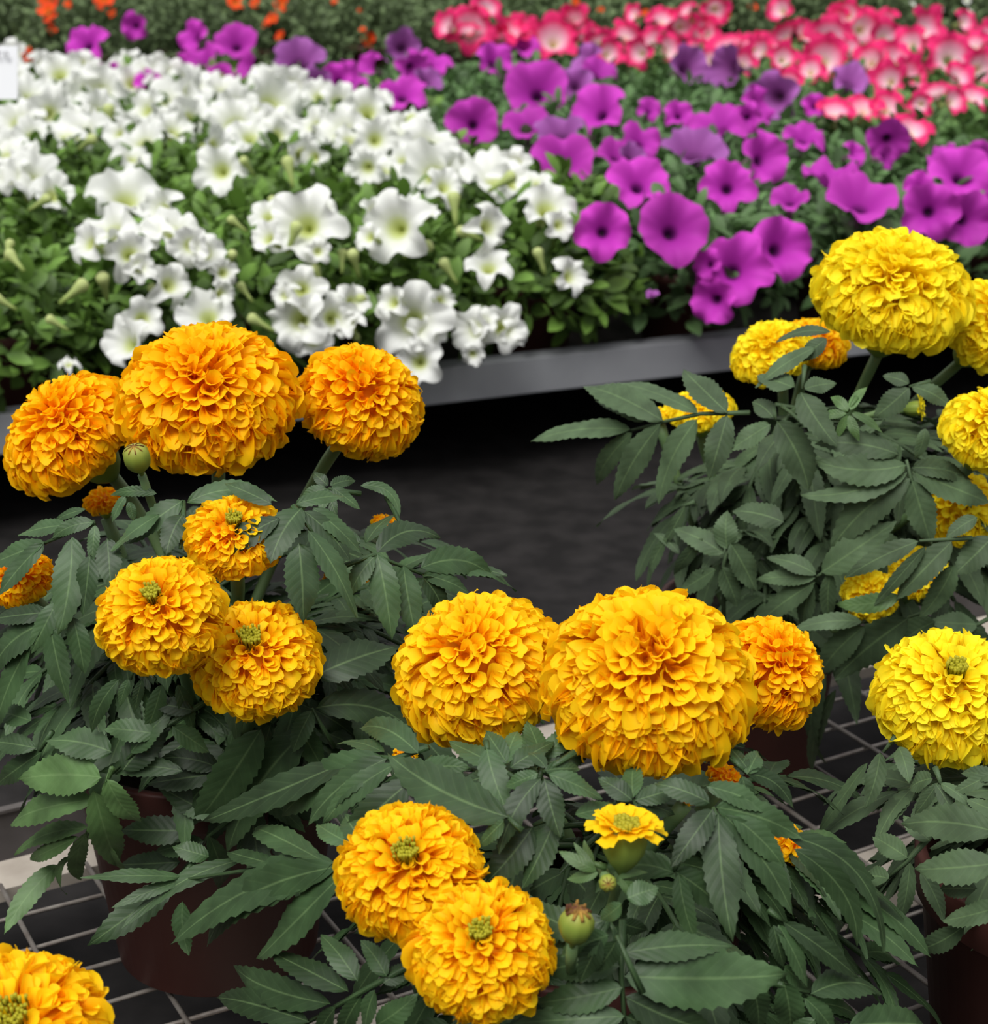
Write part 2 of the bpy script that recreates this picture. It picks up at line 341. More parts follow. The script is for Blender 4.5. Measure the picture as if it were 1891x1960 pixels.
# ================================================================== MARIGOLD PLANTS
class Plant:
    def __init__(s, name, pc, ell, er, label, potr=.068, poth=.125, potm='pot', leafm='leaf', fill=30, fillr=.85, seed=1, potting=True):
        s.root = thing(name, (pc[0], pc[1], 0), label, 'potted plant', None); s.pc = np.array([pc[0], pc[1], 0.]); s.C = np.array(ell); s.er = np.array(er)
        s.leafm = leafm; s.h = poth; s.rs = random.Random(seed); s.nodes = []
        pot(s.root, s.pc, potr, poth, potm)
    def Z(s, px, py):
        d = np.array(P(px, py, 1))-CAMP; o = (CAMP-s.C)/s.er; dd = d/s.er
        a = dd@dd; b = o@dd; c = o@o-1; disc = b*b-a*c
        return (-b-math.sqrt(disc))/a if disc > 0 else -b/a
    def pt(s, px, py, off=0.): return P(px, py, s.Z(px, py)-off)
    def leaf(s, rachis, lfs, off=0., m=None, arch=.07, fold=.22):
        mb = MB(); zs = []
        for q in lfs:
            bx, by, tx, ty, w = q[:5]; side = q[5] if len(q) > 5 else s.rs.uniform(-.05, .05)
            a = s.pt(bx, by, off+.002); b = s.pt(tx, ty, off-.004+s.rs.uniform(-.004, .006)); Zm = s.Z((bx+tx)/2, (by+ty)/2)
            nrm = nz(-FWD*.75+np.array([0, 0, .55])+nz(a-s.C)*.25+np.array([s.rs.uniform(-.38, .38), 0, s.rs.uniform(-.3, .3)]))
            leaflet(mb, a, b, w*Zm/FPX*1.08, nrm, arch=arch*s.rs.uniform(.5, 1.5), side=side, fold=fold, tone=s.rs.random())
        if rachis and len(rachis) > 1:
            pts = [s.pt(x, y, off) for x, y in rachis]; n = len(pts)
            if n == 2: pts.insert(1, (pts[0]+pts[1])/2-FWD*.001); n = 3
            tube(mb, pts, [.0015-.0007*i/(n-1) for i in range(n)], 6)
        build(mb, 'leaf', M[m or s.leafm], s.root, s.pt(*(rachis[0] if rachis else lfs[0][:2]), off))
    def filler(s, n, zr=(.06, .2), rr=.8, m=None, az=None, size=1.):
        for i in range(n):
            ph = s.rs.uniform(*az) if az else s.rs.uniform(0, 6.283); z0 = s.h+s.rs.uniform(0.0, max(.01, s.C[2]+s.er[2]*.45-s.h))
            base = np.array([s.pc[0], s.pc[1], z0])+np.array([s.rs.uniform(-.012, .012), s.rs.uniform(-.012, .012), 0])
            base = base*(.75)+np.array([s.C[0], s.C[1], z0])*.25
            d = np.array([math.cos(ph), math.sin(ph), 0]); el = s.rs.uniform(-.55, .6)
            q = rr*s.rs.uniform(.75, 1.0)
            tip = s.C+s.er*q*np.array([math.cos(ph)*math.cos(el), math.sin(ph)*math.cos(el), math.sin(el)])
            mid = (base+tip)/2+np.array([0, 0, .025])
            cv = bez(base, mid, tip, 12); mb = MB(); tube(mb, cv, [.0013]*12, 5)
            for k_, j in enumerate((4, 5, 7, 8, 10, 10)):
                for sg in (-1, 1):
                    a = cv[j]; t = nz(cv[min(j+1, 11)]-cv[j-1]); up = nz(np.array([0, 0, 1.])+d*.5); sd = nz(np.cross(t, up))
                    Lf = (.040+.012*math.sin(j*.6))*s.rs.uniform(.85, 1.15)*size
                    b = a+nz(t*.75+sd*sg*.8+np.array([0, 0, -.25]))*Lf
                    leaflet(mb, a, b, Lf*.31, nz(np.cross(sd, t)*1+up*.4), arch=.1, tone=s.rs.random())
            leaflet(mb, cv[-1], cv[-1]+nz(cv[-1]-cv[-2]+np.array([0, 0, -.003]))*.05*size, .014*size, nz(np.array([0, 0, 1.])+d*.5), arch=.08)
            build(mb, 'leaf', M[m or s.leafm], s.root, base)
    def head(s, px, py, rpx, Z, axis, hgt=.78, n=300, m='orange', **kw):
        c = P(px, py, Z); R = rpx*Z/FPX*.97
        foot = marigold_head(s.root, c, np.array(axis, float), R, hgt, n, M[m], seed=int(px*7+py), **kw)
        s.stem(foot, -nz(axis), R)
    def stem(s, foot, dr, R=.03, th=1.):
        top = foot; jn = s.pc+np.array([s.rs.uniform(-.015, .015), s.rs.uniform(-.015, .015), s.h*.9])
        mid = foot+np.array(dr)*max(.03, .45*np.linalg.norm(foot-jn)); cv = bez(top, mid*.7+np.array([jn[0], jn[1], mid[2]])*.3, jn, 12)
        mb = MB(); tube(mb, cv, [th*(.0030 if i > 1 else .0034) for i in range(12)], 8); build(mb, 'stem', M['stem'], s.root, jn)
    def bud(s, px, py, rpx, Z, axis, open_=0, label=None, withered=False):
        c = P(px, py, Z); R = rpx*Z/FPX; axis = nz(axis); ex = nz(np.cross(axis, [.1, 1, .2])); ey = np.cross(axis, ex); Rm = np.stack([ex, ey, axis], 1)
        mb = MB(); V = []; A = []; kk = 24
        prof = [(.14, -1.7), (.24, -1.3), (.55, -1.05), (.86, -.6), (1, -.05), (.95, .45), (.74, .8), (.42, 1.0), (.08, 1.06)] if not open_ else [(.2, -1.6), (.34, -1.35), (.66, -1.0), (.92, -.5), (1, 0), (.98, .5), (.92, .8), (.8, .85), (.05, .7)]
        for i, (pr, pz) in enumerate(prof):
            for j in range(kk):
                q = 2*math.pi*j/kk; rr = pr*(1+.045*math.cos(8*q)); V.append((rr*math.cos(q)*R, rr*math.sin(q)*R, pz*R)); A.append((i/8, 0, .5))
        mb.add((np.array(V)@Rm.T)+c, [(i*kk+j, i*kk+(j+1) % kk, (i+1)*kk+(j+1) % kk, (i+1)*kk+j) for i in range(8) for j in range(kk)], A)
        o = build(mb, 'flower_bud', M['calyx'], s.root, c, label=label)
        if not open_:
            tb_ = MB()
            for j in range(8):
                q = 2*math.pi*(j+.5)/8; pts = [(r_*math.cos(q)*R*1.01, r_*math.sin(q)*R*1.01, z_*R*1.02) for r_, z_ in ((.02, 1.07), (.42, 1.0), (.72, .8))]
                tube(tb_, (np.array(pts)@Rm.T)+c, R*(.05 if not withered else .12), 5)
            if withered:
                for j in range(16):
                    q = s.rs.uniform(0, 6.28); rr = s.rs.uniform(.1, .7)
                    pts = [(rr*math.cos(q)*R, rr*math.sin(q)*R, R*.8), (rr*1.15*math.cos(q)*R, rr*1.15*math.sin(q)*R, R*s.rs.uniform(1.0, 1.35))]
                    tube(tb_, (np.array(pts)@Rm.T)+c, [R*.16, R*.07], 5)
            build(tb_, 'bud_tip', M['brown'], o, c+axis*R)
        s.stem(c-axis*R*(1.65 if not open_ else 1.3), -axis, R, .6)
        return o, c, Rm, R
    def open_petals(s, o, c, Rm, R, n=16, m='amber', scale=1.):
        mb = MB(); r = s.rs
        for i in range(n):
            th = i*2.39996; s_ = (i+.5)/n; el = .85-.75*s_+r.uniform(-.1, .1); L = R*(.85+.8*s_)*scale
            d = np.array([math.cos(th)*math.cos(el), math.sin(th)*math.cos(el), math.sin(el)]); base = np.array([math.cos(th)*.45*R, math.sin(th)*.45*R, R*.7])
            b = nz(np.cross(d, [0, 0, 1])); nn = np.cross(b, d); V = np.zeros((7, 7, 3)); A = np.zeros((7, 7, 3))
            for a_, v in enumerate(np.linspace(0, 1, 7)):
                w = R*scale*.58*(.25+.75*v**1.1)*(1 if v < .8 else .86)
                for b_, u in enumerate(np.linspace(-1, 1, 7)):
                    V[a_, b_] = base+d*L*(v-.12*abs(u)**2*v-.1*math.exp(-(u*3)**2)*(v > .9))+b*w*u+nn*(.10*R*abs(u)**2-.35*R*v*v*s_+.07*R*math.sin(u*5+i)*v**2); A[a_, b_] = (.35+.65*v, u, .5)
            mb.add((V.reshape(-1, 3)@Rm.T)+c, grid_faces(7, 7), A)
        build(mb, 'petals', M[m], o, c)
        db = MB()
        for i in range(34):
            th = i*2.39996; rr = R*.55*math.sqrt(i/34); pts = [(rr*math.cos(th), rr*math.sin(th), R*.5), (rr*math.cos(th)*1.1, rr*math.sin(th)*1.1, R*(.95+.25*r.random()))]
            tube(db, (np.array(pts)@Rm.T)+c, [R*.07, R*.11], 6)
        build(db, 'disc_florets', M['disc'], o, c+Rm[:, 2]*R)

# ---- left orange marigold
A = Plant('potted_marigold', (-.148, .825), (-.135, .85, .165), (.165, .13, .13), 'tall orange marigold at left in a dark red pot, three big heads on top', potr=.0695, poth=.128, seed=3)
A.head(398, 770, 172, .865, (-.02, -.42, .95), .83, 420, 'orange', wid=.165)
A.head(688, 772, 122, .90, (.38, -.45, .80), .90, 330, 'orange', wid=.16)
A.head(138, 834, 134, .89, (-.50, -.35, .78), .82, 330, 'orange', wid=.155)
A.head(310, 1180, 122, .755, (-.08, -.55, .80), .9, 320, 'amber', disc=.16, wid=.165)
A.head(490, 1266, 124, .79, (-.02, -.50, .86), .9, 340, 'amber', disc=.22, wid=.16, jit=.16)
A.head(450, 1030, 94, .80, (.05, -.4, .85), .8, 220, 'amber', disc=.2, wid=.17)
A.head(42, 1110, 62, .84, (-.2, -.4, .85), .85, 150, 'orange', wid=.2)
A.head(665, 1150, 66, .92, (.1, -.9, -.1), .8, 150, 'orange', wid=.2)
A.head(200, 962, 38, .93, (0, -.2, .9), .7, 60, 'orange', wid=.26)
A.head(738, 1005, 26, .93, (.3, -.2, .9), .7, 40, 'orange', wid=.3)
A.bud(262, 876, 26, .80, (-.1, -.35, .93), label='closed green bud')
A.leaf([(215, 1470), (190, 1535), (165, 1600), (112, 1665)], [(195, 1488, 36, 1492, 74, .03), (183, 1530, 20, 1580, 56), (168, 1585, 28, 1637, 38), (150, 1602, 58, 1646, 30), (180, 1512, 228, 1655, 58), (165, 1592, 156, 1685, 34), (112, 1655, 8, 1788, 42), (130, 1640, 128, 1712, 24), (205, 1492, 270, 1574, 52), (176, 1590, 240, 1667, 30)], .012, 'leaf_bright')
A.leaf([(400, 1340), (300, 1400), (215, 1480)], [(215, 1440, 88, 1418, 62), (235, 1475, 325, 1395, 62), (350, 1476, 190, 1478, 38), (300, 1405, 200, 1395, 44), (330, 1390, 400, 1440, 40), (370, 1360, 290, 1345, 34), (250, 1440, 330, 1360, 48)], .004)
A.leaf([(560, 1330), (520, 1380)], [(500, 1395, 370, 1582, 78), (590, 1395, 437, 1628, 86), (560, 1380, 620, 1480, 44)], -.004)
A.leaf([(182, 1000), (130, 1020), (85, 1040)], [(138, 1028, 112, 1214, 62), (172, 1062, 158, 1180, 46), (205, 1030, 212, 1130, 46), (84, 1040, -4, 1142, 40), (85, 1037, -25, 1082, 45), (128, 1005, 35, 1025, 36), (182, 1005, 175, 1080, 24), (165, 975, 105, 1000, 20), (180, 1000, 100, 1030, 30)], .008)
A.leaf([(350, 960), (352, 1000), (345, 1050)], [(350, 958, 240, 1042, 52), (305, 985, 213, 1055, 44), (350, 985, 318, 1062, 46), (358, 962, 530, 960, 42, -.12), (240, 950, 214, 1002, 24), (247, 960, 256, 998, 18), (300, 945, 212, 948, 20), (365, 985, 420, 1000, 34)], .012)
A.leaf([(560, 968), (585, 1000), (600, 1020)], [(535, 992, 400, 1080, 54), (578, 972, 518, 1078, 62), (572, 1040, 580, 1194, 64), (582, 978, 672, 1076, 40), (590, 1015, 683, 1182, 45), (598, 972, 694, 1062, 40), (520, 965, 430, 925, 34), (565, 965, 660, 950, 30)], .026)
A.leaf([(640, 1090), (715, 1062), (810, 1100)], [(722, 1060, 750, 1224, 54), (772, 1082, 796, 1216, 50), (810, 1105, 852, 1182, 42), (722, 1058, 842, 1030, 50, -.15), (805, 1088, 945, 1108, 55, -.1), (850, 1090, 988, 1132, 46, -.08), (808, 1100, 905, 1142, 34), (716, 1066, 668, 1142, 38)], .01)
A.leaf([(560, 1290), (603, 1292)], [(603, 1293, 768, 1236, 80)], .004)
A.leaf([(640, 1430), (597, 1356)], [(605, 1355, 792, 1402, 64, -.1), (597, 1360, 560, 1440, 40)], .002)
A.leaf([(110, 1130), (90, 1190)], [(86, 1192, -15, 1290, 76), (95, 1190, 131, 1346, 50), (140, 1182, 162, 1292, 42), (92, 1172, -15, 1185, 42), (60, 1230, -10, 1400, 50), (110, 1150, 60, 1250, 40)], -.002)
A.leaf([(260, 1260), (250, 1300)], [(228, 1300, 176, 1402, 34), (247, 1300, 230, 1352, 20), (272, 1300, 258, 1362, 20), (310, 1310, 280, 1400, 34), (340, 1310, 370, 1400, 30)], .004)
A.leaf([(100, 1400), (75, 1440)], [(78, 1440, -5, 1500, 44), (70, 1432, -10, 1420, 40), (60, 1380, -10, 1360, 40)], -.01)
A.leaf([(690, 945), (628, 935)], [(625, 935, 575, 960, 26), (628, 935, 610, 985, 20), (630, 938, 645, 990, 20), (635, 932, 690, 975, 26), (628, 930, 600, 905, 22), (632, 930, 680, 920, 24)], .01)
A.leaf([(740, 950), (765, 1000), (735, 1030)], [(700, 1040, 760, 985, 34), (690, 930, 765, 990, 22, -.25), (690, 1040, 640, 1010, 30)], .0)
A.leaf([(520, 1500), (400, 1600), (340, 1680)], [(370, 1590, 232, 1588, 54), (345, 1650, 228, 1655, 50), (400, 1600, 420, 1700, 40), (420, 1560, 300, 1500, 46), (440, 1550, 330, 1540, 48), (390, 1610, 300, 1630, 40)], -.012)
A.leaf([(480, 1440), (420, 1480)], [(420, 1480, 280, 1500, 50), (430, 1470, 350, 1560, 54), (440, 1460, 430, 1570, 50), (420, 1470, 310, 1450, 44)], -.012)
A.filler(34, rr=.80)
A.filler(16, rr=.78, az=(3.6, 5.9))

# ---- front amber marigold
B = Plant('potted_marigold', (.040, .665), (.045, .68, .105), (.155, .125, .135), 'amber marigold plant in the front middle with two big heads side by side', potr=.065, poth=.125, seed=5)
B.head(1240, 1310, 198, .715, (.04, -.42, .92), .90, 430, 'amber', wid=.175)
B.head(917, 1285, 164, .755, (-.28, -.40, .90), .88, 400, 'amber', wid=.155)
B.head(1462, 1292, 112, .79, (.55, -.35, .80), 1.05, 320, 'orange', wid=.17)
B.head(786, 1672, 138, .655, (-.08, -.50, .85), .88, 330, 'amber', disc=.22, wid=.17, jit=.17)
B.head(922, 1822, 138, .63, (-.02, -.50, .86), .88, 330, 'amber', disc=.20, wid=.17, jit=.15)
B.head(1385, 1488, 32, .74, (.3, -.2, .9), .7, 40, 'orange', wid=.3)
B.head(1315, 1530, 16, .72, (.3, -.2, .9), .7, 24, 'orange', wid=.3)
B.head(1500, 1620, 58, .745, (.6, .2, .7), .8, 90, 'orange', wid=.25)
B.head(775, 1446, 24, .76, (0, -.2, .9), .5, 50, 'amber', wid=.2)
o_, c_, Rm_, R_ = B.bud(1195, 1612, 42, .635, (.06, .06, 1), open_=1, label='opening bud with a few loose yellow petals')
B.open_petals(o_, c_, Rm_, R_, 26, 'amber', .97)
B.leaf([(1240, 1580), (1212, 1530)], [(1215, 1532, 1305, 1505, 42), (1210, 1532, 1145, 1490, 40), (1212, 1528, 1215, 1460, 40), (1220, 1540, 1290, 1560, 36)], .0)
B.bud(1163, 1690, 17, .62, (0, -.93, .45), label='small round green bud')
B.bud(1103, 1770, 34, .61, (.12, -.15, .95), withered=True, label='green bud with a withered brown tip')
B.leaf([(820, 1430), (755, 1452), (700, 1445)], [(700, 1442, 390, 1572, 58, -.06), (730, 1447, 540, 1562, 76), (740, 1452, 588, 1582, 58), (800, 1442, 690, 1394, 52), (735, 1440, 645, 1425, 36)], .012)
B.leaf([(830, 1450), (790, 1480)], [(758, 1462, 618, 1578, 46), (795, 1488, 648, 1627, 62), (800, 1475, 900, 1470, 40)], .010)
B.leaf([(1000, 1590), (970, 1562)], [(972, 1564, 745, 1444, 84), (965, 1570, 918, 1618, 38)], .018)
B.leaf([(690, 1640), (645, 1655), (500, 1662), (345, 1685)], [(640, 1652, 328, 1808, 88, .04), (650, 1658, 397, 1812, 72, .05), (660, 1668, 494, 1835, 74), (465, 1645, 233, 1778, 38), (345, 1678, 154, 1680, 30), (350, 1685, 213, 1738, 24), (540, 1658, 437, 1630, 34), (618, 1648, 488, 1588, 48), (665, 1612, 608, 1578, 40), (700, 1620, 660, 1560, 44)], .016)
B.leaf([(380, 1640), (335, 1690)], [(335, 1685, 168, 1810, 58), (350, 1725, 362, 1828, 42), (400, 1640, 330, 1620, 40)], -.015)
B.leaf([(800, 1838), (690, 1900), (575, 1965)], [(632, 1922, 448, 1848, 58), (592, 1956, 416, 1910, 52), (667, 1898, 520, 1823, 52), (684, 1878, 614, 1790, 46), (642, 1930, 612, 2000, 34), (690, 1908, 655, 1990, 36), (718, 1895, 700, 1990, 36), (733, 1882, 795, 1848, 36), (720, 1962, 800, 1902, 46), (740, 1870, 690, 1800, 38)], .014)
B.leaf([(1100, 1440), (1040, 1478)], [(1035, 1490, 955, 1634, 46), (1042, 1490, 1072, 1602, 50), (1050, 1482, 1152, 1530, 40), (1030, 1480, 968, 1505, 32), (1042, 1475, 1110, 1472, 30), (1045, 1470, 1010, 1440, 24)], .012)
B.leaf([(930, 1420), (935, 1440)], [(932, 1432, 975, 1562, 52)], .006)
B.leaf([(1060, 1560), (1020, 1580)], [(1020, 1582, 928, 1692, 66), (1060, 1575, 1000, 1700, 60), (1080, 1600, 1010, 1590, 44), (1100, 1560, 1190, 1545, 40)], .0)
B.leaf([(1185, 1800), (1165, 1762)], [(1162, 1760, 1012, 1712, 58, -.22), (1168, 1762, 1062, 1812, 50), (1176, 1772, 1202, 1835, 34), (1185, 1765, 1240, 1780, 30)], .016)
B.leaf([(1230, 1900), (1180, 1790)], [(1165, 1790, 1075, 1830, 46), (1150, 1800, 1110, 1880, 40), (1180, 1800, 1140, 1860, 40), (1190, 1730, 1150, 1760, 30), (1200, 1720, 1260, 1700, 44)], .04)
B.leaf([(1300, 1640), (1290, 1670)], [(1290, 1672, 1140, 1708, 56, .2), (1292, 1668, 1385, 1742, 54), (1300, 1672, 1332, 1802, 38), (1285, 1660, 1240, 1640, 26)], .006)
B.leaf([(1160, 1660), (1130, 1650)], [(1142, 1667, 1068, 1628, 24), (1136, 1660, 1118, 1608, 16), (1138, 1660, 1098, 1612, 14), (1145, 1670, 1085, 1682, 22), (1180, 1682, 1240, 1670, 12), (1180, 1690, 1235, 1700, 14), (1185, 1680, 1210, 1720, 12)], .03, 'leaf_bright')
B.leaf([(1390, 1620), (1375, 1570), (1365, 1545)], [(1358, 1537, 1252, 1500, 44), (1365, 1548, 1284, 1660, 50), (1375, 1556, 1402, 1802, 64), (1370, 1545, 1534, 1604, 60), (1386, 1560, 1520, 1757, 62), (1352, 1505, 1472, 1556, 46), (1400, 1560, 1500, 1660, 50)], .014)
B.leaf([(1440, 1570), (1505, 1600)], [(1505, 1600, 1692, 1822, 54, -.17), (1520, 1625, 1640, 1810, 48, -.12)], .006)
B.leaf([(1400, 1450), (1430, 1480)], [(1430, 1482, 1520, 1550, 36, -.15), (1430, 1470, 1395, 1430, 36), (1430, 1482, 1452, 1440, 36), (1420, 1485, 1440, 1560, 34)], .0)
B.leaf([(1192, 1760), (1188, 1860), (1198, 1990)], [(1195, 1868, 1508, 1865, 104, .02), (1192, 1824, 1400, 1812, 56), (1197, 1908, 1370, 1975, 66), (1186, 1850, 1040, 1862, 62), (1192, 1890, 1025, 1920, 60), (1196, 1945, 985, 1958, 56), (1198, 1945, 1290, 1990, 44)], .026)
B.leaf([(1480, 1880), (1550, 1900)], [(1552, 1902, 1685, 1905, 62, -.08), (1500, 1850, 1545, 1895, 40), (1440, 1880, 1452, 1970, 52), (1500, 1880, 1512, 1975, 56), (1540, 1910, 1600, 1990, 44)], .0)
B.leaf([(1560, 1980), (1622, 1962)], [(1625, 1962, 1775, 1965, 74), (1560, 1950, 1500, 2000, 40)], .004)
B.leaf([(1470, 1740), (1500, 1765)], [(1500, 1765, 1642, 1872, 46), (1490, 1770, 1545, 1890, 40), (1480, 1770, 1500, 1850, 32)], .004)
B.leaf([(840, 1980), (870, 1960)], [(1000, 1900, 1080, 1990, 50), (1090, 1975, 940, 1985, 60), (860, 1960, 780, 2000, 50)], .0)
B.leaf([(1000, 1500), (960, 1470)], [(960, 1470, 860, 1420, 44), (965, 1465, 990, 1400, 44), (975, 1470, 1060, 1420, 46), (960, 1475, 880, 1500, 40), (970, 1460, 930, 1400, 40)], -.012)
B.leaf([(1030, 1500), (1040, 1450)], [(1040, 1450, 1100, 1400, 44), (1040, 1450, 1010, 1380, 44), (1045, 1460, 1130, 1440, 44)], -.02)
B.leaf([(1080, 1500), (1030, 1470)], [(1030, 1470, 1075, 1405, 44), (1025, 1470, 1000, 1400, 48), (1035, 1475, 1110, 1450, 44), (1010, 1480, 950, 1440, 44)], -.035)
B.filler(34, rr=.84)
B.filler(14, rr=.80, az=(3.6, 5.9))

# ---- far right yellow marigold
Cc_ = Plant('potted_marigold', (.163, 1.035), (.225, 1.03, .175), (.16, .11, .15), 'bright yellow marigold plant at right behind the amber one, its largest head highest', potr=.058, poth=.115, potm='pot', leafm='leaf_c', seed=9)
Cc_.head(1708, 565, 148, 1.03, (.05, -.38, .92), .80, 400, 'yellow', wid=.165)
Cc_.head(1890, 632, 100, 1.06, (.4, -.42, .80), 1.0, 280, 'yellow', wid=.16)
Cc_.head(1478, 678, 78, 1.10, (-.35, -.25, .85), .80, 200, 'yellow', wid=.18)
Cc_.head(1560, 660, 62, 1.12, (.2, -.35, .9), .75, 160, 'amber', wid=.18)
Cc_.head(1340, 786, 62, 1.10, (-.1, -.2, .9), .6, 120, 'yellow', wid=.2)
Cc_.head(1262, 795, 22, 1.10, (-.1, -.2, .9), .6, 40, 'yellow', wid=.25)
Cc_.head(1828, 972, 84, 1.0, (.0, -.5, .8), .8, 180, 'yellow', wid=.17)
Cc_.head(1665, 1140, 54, .985, (-.1, -.5, .8), .9, 130, 'yellow', wid=.2)
Cc_.head(1760, 1098, 56, .99, (-.1, -.5, .8), .8, 120, 'yellow', wid=.2)
o_, c_, Rm_, R_ = Cc_.bud(1750, 782, 15, 1.02, (.9, -.35, .2), open_=1, label='faded brown bud with a tuft of yellow petals')
Cc_.open_petals(o_, c_, Rm_, R_, 14, 'yellow', .9)
Cc_.leaf([(1435, 790), (1340, 792), (1268, 808), (1200, 826)], [(1208, 823, 1016, 845, 48, .03), (1232, 806, 1140, 768, 42), (1270, 806, 1117, 740, 52), (1335, 790, 1180, 733, 44), (1392, 790, 1308, 708, 52), (1210, 828, 1144, 927, 38), (1266, 810, 1178, 956, 54), (1335, 802, 1261, 964, 56), (1392, 795, 1357, 917, 50)], .02)
Cc_.leaf([(1540, 700), (1535, 745)], [(1532, 750, 1602, 854, 54), (1520, 742, 1450, 720, 50), (1540, 745, 1600, 735, 36), (1560, 665, 1446, 742, 36), (1590, 636, 1486, 655, 24, .1), (1582, 648, 1532, 692, 32)], .03)
Cc_.leaf([(1480, 780), (1485, 805)], [(1487, 806, 1548, 942, 66), (1475, 812, 1398, 862, 42), (1480, 800, 1440, 770, 36)], .02)
Cc_.leaf([(1760, 960), (1742, 912), (1735, 880)], [(1735, 890, 1558, 882, 58, -.12), (1736, 905, 1533, 948, 46, -.1), (1742, 915, 1590, 1052, 64, .05), (1748, 902, 1895, 962, 58), (1746, 920, 1782, 1042, 54), (1745, 895, 1862, 920, 44), (1720, 850, 1700, 900, 24), (1720, 870, 1560, 850, 50)], .024)
Cc_.leaf([(1600, 1080), (1560, 1106)], [(1560, 1107, 1448, 1110, 32), (1562, 1100, 1468, 1068, 36), (1560, 1115, 1448, 1197, 42), (1556, 1117, 1540, 1222, 36), (1590, 1095, 1588, 1192, 30), (1572, 1096, 1715, 998, 58)], .018)
Cc_.leaf([(1385, 1200), (1385, 1080), (1395, 1040)], [(1385, 1060, 1288, 1012, 44), (1398, 1040, 1447, 1132, 50), (1382, 1085, 1412, 1162, 38), (1370, 1090, 1298, 1136, 36), (1392, 1050, 1392, 978, 44), (1500, 1000, 1400, 978, 54), (1345, 1030, 1290, 1100, 24)], .015)
Cc_.leaf([(1330, 960), (1305, 970)], [(1312, 968, 1268, 1045, 24), (1278, 1030, 1240, 1125, 26), (1300, 1060, 1250, 1020, 18)], .01)
Cc_.leaf([(1860, 1030), (1760, 1035)], [(1758, 1036, 1618, 1106, 38), (1772, 1046, 1672, 1160, 24), (1822, 1036, 1715, 1147, 48), (1826, 1080, 1760, 1182, 42), (1900, 1028, 1828, 1098, 54), (1870, 990, 1810, 1030, 30)], .05)
Cc_.leaf([(1730, 1140), (1718, 1140)], [(1722, 1140, 1598, 1156, 34, -.08)], .045, 'leaf_bright')
Cc_.leaf([(1800, 1160), (1738, 1182)], [(1738, 1184, 1598, 1300, 68), (1655, 1198, 1570, 1292, 48), (1650, 1190, 1518, 1206, 32), (1790, 1190, 1720, 1240, 50)], .035)
Cc_.leaf([(1600, 1270), (1585, 1290)], [(1582, 1292, 1582, 1462, 42), (1600, 1320, 1555, 1480, 26)], .02)
Cc_.leaf([(1640, 760), (1620, 790)], [(1620, 792, 1560, 800, 18), (1622, 795, 1600, 840, 16), (1625, 795, 1645, 845, 18), (1630, 790, 1690, 830, 18), (1622, 788, 1590, 760, 20), (1628, 785, 1660, 740, 20)], .03, 'leaf_bright')
Cc_.leaf([(1780, 730), (1740, 740)], [(1740, 742, 1672, 800, 44), (1745, 740, 1820, 780, 36), (1740, 735, 1690, 720, 30), (1770, 820, 1750, 880, 26)], .0)
Cc_.leaf([(1900, 1180), (1840, 1210)], [(1840, 1210, 1745, 1262, 52), (1860, 1200, 1880, 1290, 50), (1840, 1215, 1790, 1300, 46), (1870, 1195, 1780, 1190, 44), (1920, 1200, 1930, 1280, 46)], .01)
Cc_.filler(38, rr=.82)
Cc_.filler(14, rr=.8, az=(3.4, 5.9))

# ---- near right yellow marigold
D = Plant('potted_marigold', (.262, .70), (.262, .74, .105), (.12, .11, .115), 'lemon yellow marigold plant at the right edge, one round head with a green centre', potr=.070, poth=.128, leafm='leaf_c', seed=12)
D.head(1815, 1338, 142, .80, (-.04, -.48, .87), .90, 380, 'yellow', disc=.12, wid=.16)
Cc_.head(1888, 832, 90, .96, (.2, -.35, .85), 1.0, 260, 'yellow', wid=.17)
D.leaf([(1990, 1600), (1900, 1595)], [(1905, 1592, 1726, 1578, 66, .05), (1912, 1652, 1752, 1664, 64, -.04), (1915, 1735, 1803, 1762, 50)], .02)
D.leaf([(1790, 1470), (1800, 1500)], [(1790, 1500, 1828, 1578, 26), (1800, 1500, 1862, 1550, 24), (1795, 1498, 1750, 1560, 22), (1785, 1490, 1740, 1510, 40)], .01)
D.leaf([(1780, 1600), (1735, 1650), (1700, 1680)], [(1737, 1642, 1672, 1602, 42), (1702, 1682, 1648, 1682, 38), (1742, 1650, 1720, 1765, 30), (1762, 1668, 1806, 1765, 32), (1780, 1610, 1730, 1560, 36)], .0)
D.leaf([(1720, 1400), (1690, 1440)], [(1685, 1440, 1655, 1548, 36), (1660, 1460, 1560, 1604, 28), (1720, 1430, 1740, 1500, 34)], .0)
D.leaf([(1860, 1760), (1845, 1772)], [(1845, 1772, 1748, 1818, 40), (1870, 1700, 1800, 1700, 40)], .01)
D.leaf([(1900, 1480), (1880, 1500)], [(1900, 1480, 1820, 1520, 26), (1920, 1490, 1840, 1480, 30), (1920, 1560, 1850, 1530, 40)], .012)
D.filler(30, rr=.84, az=(0, 6.28))

# ---- bottom left amber head
E = Plant('potted_marigold', (-.225, .50), (-.225, .53, .07), (.075, .07, .06), 'marigold in the bottom left corner showing one amber head with green centre', potr=.058, poth=.11, seed=15)
E.head(36, 1985, 168, .62, (.02, -.45, .88), .85, 300, 'amber', disc=.30, wid=.18, jit=.18)
E.filler(8, rr=.8)

